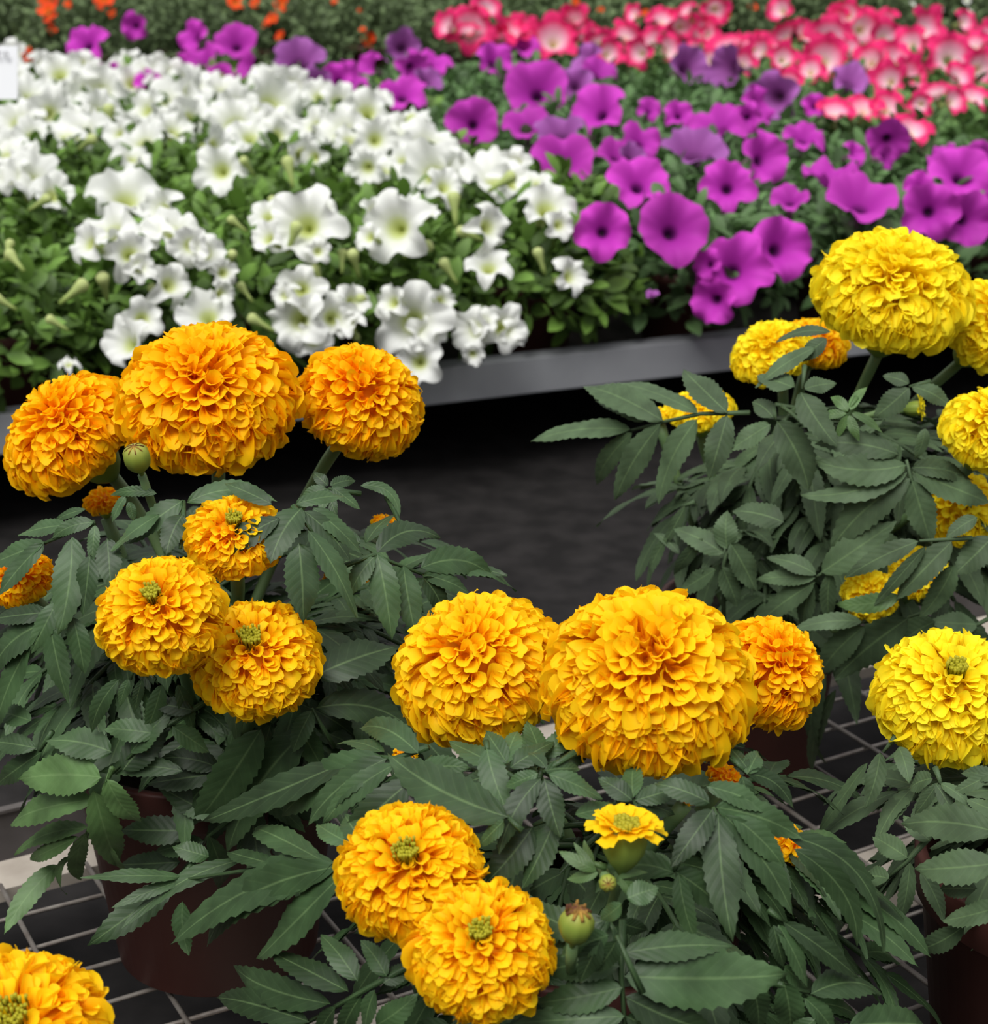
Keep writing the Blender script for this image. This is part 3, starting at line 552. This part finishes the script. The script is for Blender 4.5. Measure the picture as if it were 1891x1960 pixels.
# ================================================================== REAR BENCH WITH PETUNIAS
A2 = math.radians(67); U2 = np.array([math.sin(A2), math.cos(A2), 0]); V2 = np.array([-math.cos(A2), math.sin(A2), 0])
F0 = P(1100, 680, .50/(SP+(680-980)/FPX*CP)); F0[2] = 0      # a point of the front rail's top edge, z = .04
DEP2 = 2.05
b2 = thing('display_bench', F0+V2*1, 'long bench with a grey steel front rail carrying the massed petunias', 'bench')
mb = MB(); obox(mb, F0+np.array([0, 0, .022]), U2*3.6, V2*.0015, np.array([0, 0, .019])); obox(mb, F0+V2*.015+np.array([0, 0, .0405]), U2*3.6, V2*.016, np.array([0, 0, .001])); obox(mb, F0+V2*.015+np.array([0, 0, .003]), U2*3.6, V2*.016, np.array([0, 0, .001]))
build(mb, 'front_rail', M['rail'], b2, F0, smooth=False, label='grey galvanised front rail')
mb = MB(); obox(mb, F0+V2*(DEP2/2+.03)+np.array([0, 0, .004]), U2*3.6, V2*(DEP2/2), np.array([0, 0, .003])); build(mb, 'bench_top', M['rail_dark'], b2, F0, smooth=False)
mb = MB(); obox(mb, F0+V2*(DEP2+.06)+np.array([0, 0, .022]), U2*3.6, V2*.0015, np.array([0, 0, .019])); build(mb, 'rear_rail', M['rail'], b2, F0, smooth=False)
for q in (-1.2, 0.9, 2.6):
    for d_ in (.08, DEP2-.08):
        mb = MB(); cl = F0+U2*q+V2*d_; obox(mb, cl+np.array([0, 0, -.045]), U2*.02, V2*.02, np.array([0, 0, .045])); build(mb, 'leg', M['rail_dark'], b2, cl, smooth=False)

# ---- petunia flower meshes (unit radius, opening towards +z)
def petunia_mesh(name, m, seed, flare=.25, notch=.10, ruf=.09, cup=.0):
    r = np.random.default_rng(seed); mb = MB(); nr, nt_ = 10, 45; V = np.zeros((nr, nt_, 3)); A = np.zeros((nr, nt_, 3))
    lob = 1+r.normal(size=5)*.06; tilt = r.normal(size=5)*.20; ph = r.uniform(0, 6.3, 3)
    for i in range(nr):
        f = i/(nr-1)
        for j in range(nt_):
            th = 2*math.pi*j/nt_; k = int((th/(2*math.pi)*5)+.5) % 5; l5 = .5+.5*math.cos(5*th)
            sh = max(0, (f-.35)/.65)
            rr = .03+.97*f**1.1; rr *= 1-sh**2*notch*2.0*(1-l5)**2.2*1.0-.04*sh
            rr *= 1+(lob[k]-1)*l5*sh
            z = -.8*(1-f)**1.8 - flare*sh**2*l5 + tilt[k]*sh**1.5*l5 + ruf*sh**1.3*(math.sin(5*th+ph[0])*.5+math.sin(11*th+ph[1])*.55+math.sin(17*th+ph[2])*.3) + .05*sh*(1-l5) + cup*sh
            V[i, j] = (rr*math.cos(th), rr*math.sin(th), z); A[i, j] = (f, l5, r.random() if 0 else .5)
    F = [(i*nt_+j, i*nt_+(j+1) % nt_, (i+1)*nt_+(j+1) % nt_, (i+1)*nt_+j) for i in range(nr-1) for j in range(nt_)]
    mb.add(V, F, A); A[:, :, 2] = r.random(); mb.a[0] = A.reshape(-1, 3)
    return mb.mesh(name, m)
def tube_mesh(name, m):
    mb = MB(); lathe(mb, [(.045, -1.5), (.06, -1.2), (.08, -.96), (.10, -.82), (.13, -.68)], (0, 0, 0), 12)
    for j in range(5):
        q = 2*math.pi*j/5; tube(mb, [(.05*math.cos(q), .05*math.sin(q), -1.45), (.12*math.cos(q), .12*math.sin(q), -1.2), (.2*math.cos(q), .2*math.sin(q), -.98)], [.05, .06, .01], 5)
    return mb.mesh(name, m)
def blob_mesh(name, m, seed):                       # small many petalled far blossom
    r = np.random.default_rng(seed); mb = MB()
    for i in range(9):
        th = i*2.4; el = r.uniform(.1, .9); d = np.array([math.cos(th)*math.cos(el), math.sin(th)*math.cos(el), math.sin(el)]); b = nz(np.cross(d, [0, 0, 1])); n_ = np.cross(b, d)
        V = [d*.1, d*.6+b*.35+n_*.1, d*.6-b*.35+n_*.1, d*1.0+b*.28, d*1.0-b*.28, d*1.08]
        mb.add(V, [(0, 1, 2), (1, 3, 4, 2), (3, 5, 4)], [(0, 0, .5), (.5, 0, .5), (.5, 0, .5), (1, 0, .5), (1, 0, .5), (1, 0, .5)])
    return mb.mesh(name, m)
FM = {'white': [petunia_mesh('petunia_flower', M['white'], 20+i, flare=.22+.16*(i % 3), ruf=.13+.03*(i % 4), notch=.11+.04*(i % 3)) for i in range(8)],
      'purple': [petunia_mesh('petunia_flower', M['purple'], 40+i, flare=.10+.1*(i % 3), ruf=.08+.02*(i % 3), notch=.055+.035*(i % 3)) for i in range(8)],
      'mauve': [petunia_mesh('petunia_flower', M['mauve'], 50+i, flare=.1, cup=.1) for i in range(3)],
      'pink': [petunia_mesh('petunia_flower', M['pink'], 60+i, flare=.2, notch=.14) for i in range(6)],
      'red': [blob_mesh('blossom', M['red_fl'], 80+i) for i in range(4)], 'tiny': [blob_mesh('blossom', M['white'], 90)]}
TM = {'white': tube_mesh('flower_tube', M['tube_w']), 'purple': tube_mesh('flower_tube', M['tube_p']), 'mauve': tube_mesh('flower_tube', M['tube_p']), 'pink': tube_mesh('flower_tube', M['tube_w'])}
# ---- foliage mounds
def mound(name, m, seed, rad, hz, n, ls, z0=.10, round_=.55, droop=.5):
    r = np.random.default_rng(seed); mb = MB(); us = (-1, 0, 1)
    for i in range(n):
        u, v = r.random(), r.random(); th = 6.283*u; el = math.asin(min(1, v*1.25-.25)) if r.random() < .85 else r.uniform(-.7, 0)
        q = r.uniform(.55, 1.0)**.6
        nd = np.array([math.cos(th)*math.cos(el), math.sin(th)*math.cos(el), math.sin(el)]); c = np.array([nd[0]*rad*q, nd[1]*rad*q, z0+nd[2]*hz*q])
        d = nz(nd*.35+r.normal(size=3)*.7+np.array([0, 0, .35-droop*.3])); up = nz(nd*.6+np.array([0, 0, .8])+r.normal(size=3)*.35); s = nz(np.cross(d, up)); nn = np.cross(s, d)
        L = ls*r.uniform(.6, 1.25); w = L*round_*.5; z_ = r.random(); V = []; At = []
        for a_, (vv, ww) in enumerate(((0, .12), (.25, .75), (.55, 1), (.82, .68), (1, .05))):
            for u_ in us: V.append(c+d*L*vv+s*w*ww*u_+nn*(.25*w*abs(u_)*ww-.25*L*vv*vv)); At.append((vv, u_, z_))
        mb.add(V, grid_faces(3, 5), At)
        if i % 6 == 0:
            tube(mb, bez(np.array([0, 0, z0*.9]), np.array([c[0]*.6, c[1]*.6, c[2]+.01]), c, 5), .0016, 4)
    return mb.mesh(name, m)
FOL = {'white': [mound('foliage', M['fol_w'], 100+i, .135, .085, 720, .028) for i in range(3)],
       'purple': [mound('foliage', M['fol_p'], 110+i, .135, .078, 560, .030, round_=.5) for i in range(3)],
       'pink': [mound('foliage', M['fol_k'], 120+i, .135, .08, 430, .034, round_=.5) for i in range(2)],
       'bush': [mound('foliage', M['fol_b'], 130+i, .17, .16, 900, .024, z0=.12, round_=.55) for i in range(3)]}
# shared pot meshes
def pot_mesh(r, h):
    mb = MB(); b = r*.76; lathe(mb, [(.001, 0), (b*.9, 0), (b, .004), (r*.98, h*.84), (r*1.02, h*.85), (r*1.03, h), (r*.96, h), (r*.92, h*.82), (.001, h*.82)], (0, 0, 0), 28); return mb.mesh('pot', M['pot'])
PM = pot_mesh(.062, .10)
def link(me, name, parent, loc=(0, 0, 0), rot=None, sc_=1.):
    o = bpy.data.objects.new(name, me); COL.objects.link(o); o.parent = parent; o.location = Vector(loc)
    if rot is not None: o.rotation_mode = 'QUATERNION'; o.rotation_quaternion = rot
    o.scale = (sc_,)*3; return o
def side_w(y): return np.interp(y, [0, 95, 112, 130, 180, 280, 340, 430, 900], [-400, -60, 240, 540, 730, 875, 1050, 1125, 1160])
def side_k(x): return np.interp(x, [700, 830, 1300, 1600, 1891, 2300], [30, 85, 125, 205, 290, 360])
ORD = ['first', 'second', 'third', 'fourth', 'fifth', 'sixth', 'seventh', 'eighth', 'ninth', 'tenth', 'eleventh', 'twelfth', 'thirteenth', 'fourteenth', 'fifteenth', 'sixteenth', 'seventeenth', 'eighteenth']
plants2 = []
rp2 = random.Random(4)
STEP = .205
for ti in range(10):
    cnt = {'white': 0, 'purple': 0, 'pink': 0}
    for si in range(-13, 15):
        s_ = (si+(ti % 2)*.5)*STEP+rp2.uniform(-.012, .012); t_ = .105+ti*STEP*.95+rp2.uniform(-.01, .01)
        b = F0+U2*s_+V2*t_+np.array([0, 0, .007]); px, py, Z = proj(b+np.array([0, 0, .17]))
        if px < -70 or px > 1960: continue
        kind = 'white' if px < side_w(py) else ('pink' if py < side_k(px) else 'purple')
        if kind == 'purple' and px < 820 and py < 125 and ti < 9: kind = 'purple'
        name = {'white': 'potted_white_petunia', 'purple': 'potted_purple_petunia', 'pink': 'potted_pink_petunia'}[kind]
        row = ORD[ti] if ti < 9 else 'last'
        cnt[kind] += 1
        lab = '%s %s petunia plant from the left in the %s row behind the grey rail' % (ORD[cnt[kind]-1], kind, row)
        root = thing(name, b, lab, 'potted plant', {'white': 'white petunias on the rear bench', 'purple': 'purple petunias on the rear bench', 'pink': 'pink petunias on the rear bench'}[kind])
        link(PM, 'pot', root)
        fo = link(rp2.choice(FOL[kind]), 'foliage', root); fo.rotation_euler.z = rp2.uniform(0, 6.28)
        plants2.append([kind, b, root, px, py, 0])
def Zfront(px): return np.interp(px, [0, 1400, 1891], [1.76, 2.06, 2.17])
def Zcan(px, py, z=.195):
    den = SP+(py-980)/FPX*CP; Zp = (CAMZ-z)/max(den, .02); return max(Zp, Zfront(px)-.035)
def add_flower(col, px, py, wpx, dx=None, dy=None, n=None, z=.205, tube_=True):
    wpx = wpx*(1.10 if col != 'pink' else 1.15); Z = Zcan(px, py, z)-(.05 if py > 380 else 0); c = P(px, py, Z)
    while np.dot(c-F0, V2) > DEP2-.02: Z -= .02; c = P(px, py, Z)
    R = max(.5*wpx*Z/FPX, .004)
    dx = rp2.gauss(0, .6) if dx is None else dx; dy = rp2.gauss(.45, .45) if dy is None else dy
    nrm = nz(-FWD+RIG*dx+UPV*dy); q = Vector(nrm).to_track_quat('Z', 'Y'); q = q @ Matrix.Rotation(rp2.uniform(0, 6.28), 3, 'Z').to_quaternion()
    kinds = {'mauve': 'purple'}.get(col, col)
    cand = [p for p in plants2 if p[0] == kinds]
    best = min(cand, key=lambda p: (p[1][0]-c[0])**2+(p[1][1]-c[1])**2+(0 if p[5] < 90 else 9)); best[5] += 1
    o = link(rp2.choice(FM[col]), 'petunia_flower', best[2], c-np.array(best[1]), q, R)
    if tube_: link(TM[col], 'flower_tube', o)
WH = [(580,425,150,-.1,.1),(750,432,140,-.3,0),(200,425,120,-.6,.9),(240,365,140,.2,.6),(250,482,100,.3,.1),(330,430,105),(418,320,105,-.1,.1),(530,190,140),(440,225,120,-.2,.4),(320,180,130,0,.9),(378,178,100),(185,165,115,0,.3),(150,240,110),(270,262,95),(60,330,110,.3,.7),(15,330,80),(105,365,85,.5,.4),(700,205,105),(645,240,115,-.5,.6),(830,325,125,0,.2),(825,265,120,.4,.6),(700,320,70),(720,262,90),(950,325,125,0,1.1),(1050,388,115,.2,.4),(945,430,95,.8,.1),(935,500,90,0,.7),(825,402,38),(575,552,98,0,0),(640,605,98,.3,.05),(562,612,120,-.3,-.1),(785,612,150,-.1,0),(800,692,92,-.1,0),(900,630,84,-.7,0),(965,625,92,.2,0),(850,575,58),(682,575,72,.8,.1),(1100,525,78,.9,.2),(332,540,92,.7,.2),(395,592,110,0,.6),(430,560,60,1,.1),(400,480,75,.6,.2),(235,652,100,-.6,.3),(130,692,42),(275,608,84),(110,130,90),(60,170,95),(30,220,100),(340,240,90),(250,150,80),(430,160,90),(610,175,75),(720,185,70),(595,300,62),(90,120,70),(160,120,60),(200,205,100),(100,215,90),(270,200,90),(480,250,90),(560,165,90),(650,190,80),(500,140,80),(360,230,90),(420,275,70),(20,150,90),(10,280,90),(770,250,90),(790,225,70),(870,300,70),(990,340,90),(360,470,80),(430,520,60),(510,405,70),(720,400,60),(300,395,90),(665,610,70),(610,480,50),(985,310,70),(20,100,60),(140,165,80),(300,130,60),(240,120,60),(350,155,70),(590,230,80),(520,240,70),(220,250,60),(60,250,70),(450,200,80)]
PU = [(1155,438,115,0,.05),(1290,432,142,.1,.2),(1225,340,118,.1,.5),(1080,297,118,0,.5),(1392,350,112,-.1,.2),(1470,300,105,.6,.1),(1650,372,138,0,.9),(1590,322,118,0,1.6),(1842,325,115,0,.4),(1782,400,115,-.1,0),(1855,420,105,.2,-.1),(1500,470,132,.3,.1),(1408,512,145,0,.1),(1362,575,95,-.5,-.2),(1140,205,108),(1025,165,125),(905,230,98,0,.1),(1010,230,102),(1370,228,112),(1230,260,85),(1460,200,90),(1512,375,75),(1540,255,82),(1702,270,85),(770,170,95),(680,145,80),(380,110,90),(450,75,85,0,.5),(160,75,85,-.2,.4),(255,50,55),(365,65,70),(832,110,75),(795,130,70),(950,112,80),(1000,80,70),(1060,150,80),(1150,130,75),(1700,300,50),(1800,290,60),(1430,225,60),(1350,505,60,-.8,0),(1245,205,50),(1180,290,70),(640,150,70),(700,120,60),(1640,290,50),(280,150,50),(210,145,50),(1760,350,60),(1300,215,60),(1870,300,70),(1900,400,90),(345,130,60),(420,150,60),(470,125,60),(1560,200,50)]
MA = [(1330,282,120,0,1.0),(1070,248,95,-.2,.9),(1480,185,100),(1320,125,85),(1390,130,95),(1630,150,75),(570,110,95,0,.5),(770,90,70),(1248,562,26,0,1),(610,160,60),(820,150,60),(1120,110,70),(1210,300,60),(1100,160,70)]
PK = [(900,50,95,0,.1),(850,45,62),(935,10,60),(988,52,60),(1060,68,95,0,.3),(1120,60,60),(1150,90,70),(1200,60,60),(1240,75,70),(1290,90,75),(1345,60,70),(1390,80,80),(1440,80,80),(1480,80,80),(1500,60,60),(1582,110,95,0,.1),(1590,68,95,0,.2),(1650,55,85),(1700,70,75),(1720,112,95),(1822,105,100,0,.1),(1780,50,80),(1860,80,62),(1882,130,82),(1750,140,82),(1700,150,70),(1665,110,70),(1750,240,78),(1655,200,72),(1600,205,75,0,1),(1700,200,70),(1830,190,60),(1270,30,60),(1310,15,50),(1370,20,60,0,-.5),(1490,15,60),(1450,95,60),(1620,25,60),(1545,60,60),(1550,130,60),(1790,170,60),(1870,180,70),(1100,30,50),(1170,100,60),(1320,95,60),(1420,120,60),(1500,110,60),(1840,140,70),(1640,90,70),(1740,80,70),(1900,60,60),(1760,200,50),(1800,80,60),(960,75,50),(1220,100,60),(1360,110,50),(1600,40,60),(1690,40,60),(1850,40,50),(1570,90,60),(1210,25,40)]
WH += [(505,450,70,-.6,.4),(620,395,70,.5,.7),(700,450,60,-.7,.2),(790,395,70,.4,.7),(745,575,70,-.6,.2),(820,640,80,.4,0),(600,650,80,.1,-.1),(540,560,60,-.5,.3),(925,610,60,0,.5),(985,640,60,.5,-.2),(905,680,44,0,-.4),(1075,430,60,.5,-.1),(1020,340,70,-.2,1),(160,460,80,-.7,.3),(270,510,60,.5,0),(290,430,80,.1,1.0),(855,350,80,.4,.4),(760,300,70,-.5,.6)]
for q in WH: add_flower('white', *q)
for q in PU: add_flower('purple', *q)
for q in MA: add_flower('mauve', *q)
for q in PK: add_flower('pink', *q)
for k_ in range(8):
    x_ = rp2.uniform(840, 1891); y_ = rp2.uniform(25, side_k(x_)-10); add_flower('pink', x_, y_, rp2.uniform(45, 70))
for k_ in range(26):
    y_ = rp2.uniform(115, 360); x_ = rp2.uniform(0, side_w(y_)-20); add_flower('white', x_, y_, rp2.uniform(60, 85)*(.75+y_/700))

BUDM = MB(); lathe(BUDM, [(.01, -1), (.12, -.95), (.16, -.5), (.20, 0), (.34, .45), (.40, .75), (.25, .95), (.02, 1)], (0, 0, 0), 10); BUDM = BUDM.mesh('petunia_bud', M['tube_w'])
for px, py in [(75,390),(165,275),(475,320),(555,330),(640,230),(520,400),(655,500),(680,505),(455,430),(560,455),(15,480),(10,580),(200,550),(240,640),(345,500),(440,500),(500,620),(690,590),(850,600),(800,480),(860,520),(780,250),(470,560),(30,500),(960,350),(870,400),(300,560),(140,560),(110,620),(610,530),(900,450),(420,150),(210,230),(1035,500)]:
    Z = Zcan(px, py, .2)-.03; c = P(px, py, Z); cand = [p for p in plants2 if p[0] == 'white']; best = min(cand, key=lambda p: (p[1][0]-c[0])**2+(p[1][1]-c[1])**2)
    n_ = nz(-FWD*rp2.uniform(-.2, .6)+RIG*rp2.gauss(0, .6)+UPV*rp2.uniform(.2, 1)); link(BUDM, 'petunia_bud', best[2], c-np.array(best[1]), Vector(n_).to_track_quat('Z', 'Y'), .5*rp2.uniform(45, 70)*Z/FPX)

# ================================================================== FARTHEST BENCH: dark green bushes with orange red blossoms
F3 = F0+V2*(DEP2+.75); b3 = thing('display_bench', F3+V2*1., 'farthest bench holding dark green bushes dotted with orange red blossoms', 'bench')
mb = MB(); obox(mb, F3+V2*1.0+np.array([0, 0, .004]), U2*4.5, V2*1.0, np.array([0, 0, .003])); build(mb, 'bench_top', M['rail_dark'], b3, F3, smooth=False)
mb = MB(); obox(mb, F3+np.array([0, 0, .0]), U2*4.5, V2*.002, np.array([0, 0, .03])); build(mb, 'front_rail', M['rail'], b3, F3, smooth=False)
for q in (-1.5, 0.5, 2.5):
    for d_ in (.1, 1.9):
        mb = MB(); cl = F3+U2*q+V2*d_; obox(mb, cl+np.array([0, 0, -.045]), U2*.02, V2*.02, np.array([0, 0, .045])); build(mb, 'leg', M['rail_dark'], b3, cl, smooth=False)
bushes = []
for ti in range(5):
    cnt = 0
    for si in range(-16, 18):
        s_ = (si+(ti % 2)*.5)*.27+rp2.uniform(-.02, .02); t_ = .16+ti*.26
        b = F3+U2*s_+V2*t_+np.array([0, 0, .007]); px, py, Z = proj(b+np.array([0, 0, .2]))
        if px < -60 or px > 1950: continue
        cnt += 1
        root = thing('potted_flowering_bush', b, '%s dark green bush from the left in the %s row of the farthest bench' % (ORD[min(cnt-1, 17)], ORD[ti]), 'potted plant', 'bushes on the farthest bench')
        link(PM, 'pot', root, sc_=1.2); fo = link(rp2.choice(FOL['bush']), 'foliage', root); fo.rotation_euler.z = rp2.uniform(0, 6.28)
        bushes.append((b, root))
def red(px, py, wpx, col='red', Zc=None):
    Z = Zc or np.interp(py, [0, 110], [5.2, 4.3])*1.0
    c = P(px, py, Z); best = min(bushes, key=lambda q: (q[0][0]-c[0])**2+(q[0][1]-c[1])**2)
    b = best[0]; rel = c-b; hd = np.hypot(rel[0], rel[1])
    # set the blossom on the surface of its bush
    for Zt in np.linspace(3.6, 6.2, 60):
        cc2 = P(px, py, Zt); hit = [q for q in bushes if ((cc2[0]-q[0][0])/.17)**2+((cc2[1]-q[0][1])/.17)**2+((cc2[2]-q[0][2]-.12)/.17)**2 < 1]
        if hit: c = cc2; best = hit[0]; Z = Zt; break
    n_ = nz(-FWD+UPV*rp2.uniform(0, .8)+RIG*rp2.uniform(-.4, .4))
    link(rp2.choice(FM[col]), 'blossom', best[1], c-np.array(best[0]), Vector(n_).to_track_quat('Z', 'Y'), .5*wpx*Z/FPX)
for q in [(95,26,46),(200,2,42),(92,2,38),(215,27,20),(100,60,20),(55,108,34),(50,100,26),(450,8,36),(490,10,26),(522,38,26),(545,8,42),(540,72,26),(705,76,34),(694,58,14),(1235,25,16),(1100,4,18),(512,48,22),(640,5,14),(30,90,16),(130,10,18),(1380,22,44),(1365,30,34),(100,48,16),(1150,20,14),(690,20,12),(1440,15,20)]: red(*q)
for q in [(1745, 10, 14), (1855, 25, 16), (1800, 20, 12), (1850, 2, 16), (1780, 35, 10)]: red(*q, col='tiny')

# price card standing among the white petunias
ct = P(-18, 88, 2.05); cbm = P(-18, 190, 2.05)
mb = MB(); hw = 52*2.05/FPX; cen = (ct+cbm)/2; obox(mb, cen, np.array([hw, 0, 0]), UPV*.0+np.array([0, .0006, 0]), (ct-cbm)/2)
card = thing('price_card', P(-18, 400, 2.05), 'white card with grey print at the left edge above the white petunias', 'card')
build(mb, 'card', M['card'], card, cen, smooth=False)
mb = MB(); tube(mb, [cbm+np.array([0, .003, .01]), P(-18, 400, 2.08)], .002, 6); build(mb, 'stake', M['card'], card, cbm)
fc = bpy.data.curves.new('print', 'FONT'); fc.body = 'ere'; fc.size = .016; fc.align_x = 'RIGHT'; fc.extrude = .0002; fc.materials.append(M['ink'])
tmp = bpy.data.objects.new('print_source', fc); COL.objects.link(tmp); dg = bpy.context.evaluated_depsgraph_get(); dg.update()
pm = bpy.data.meshes.new_from_object(tmp.evaluated_get(dg)); bpy.data.objects.remove(tmp)
fo = bpy.data.objects.new('print', pm); COL.objects.link(fo); fo.parent = card
tl = P(19, 111, 2.045); fo.location = Vector(tl-wloc(card)); fo.rotation_euler = (math.pi/2, 0, 0)
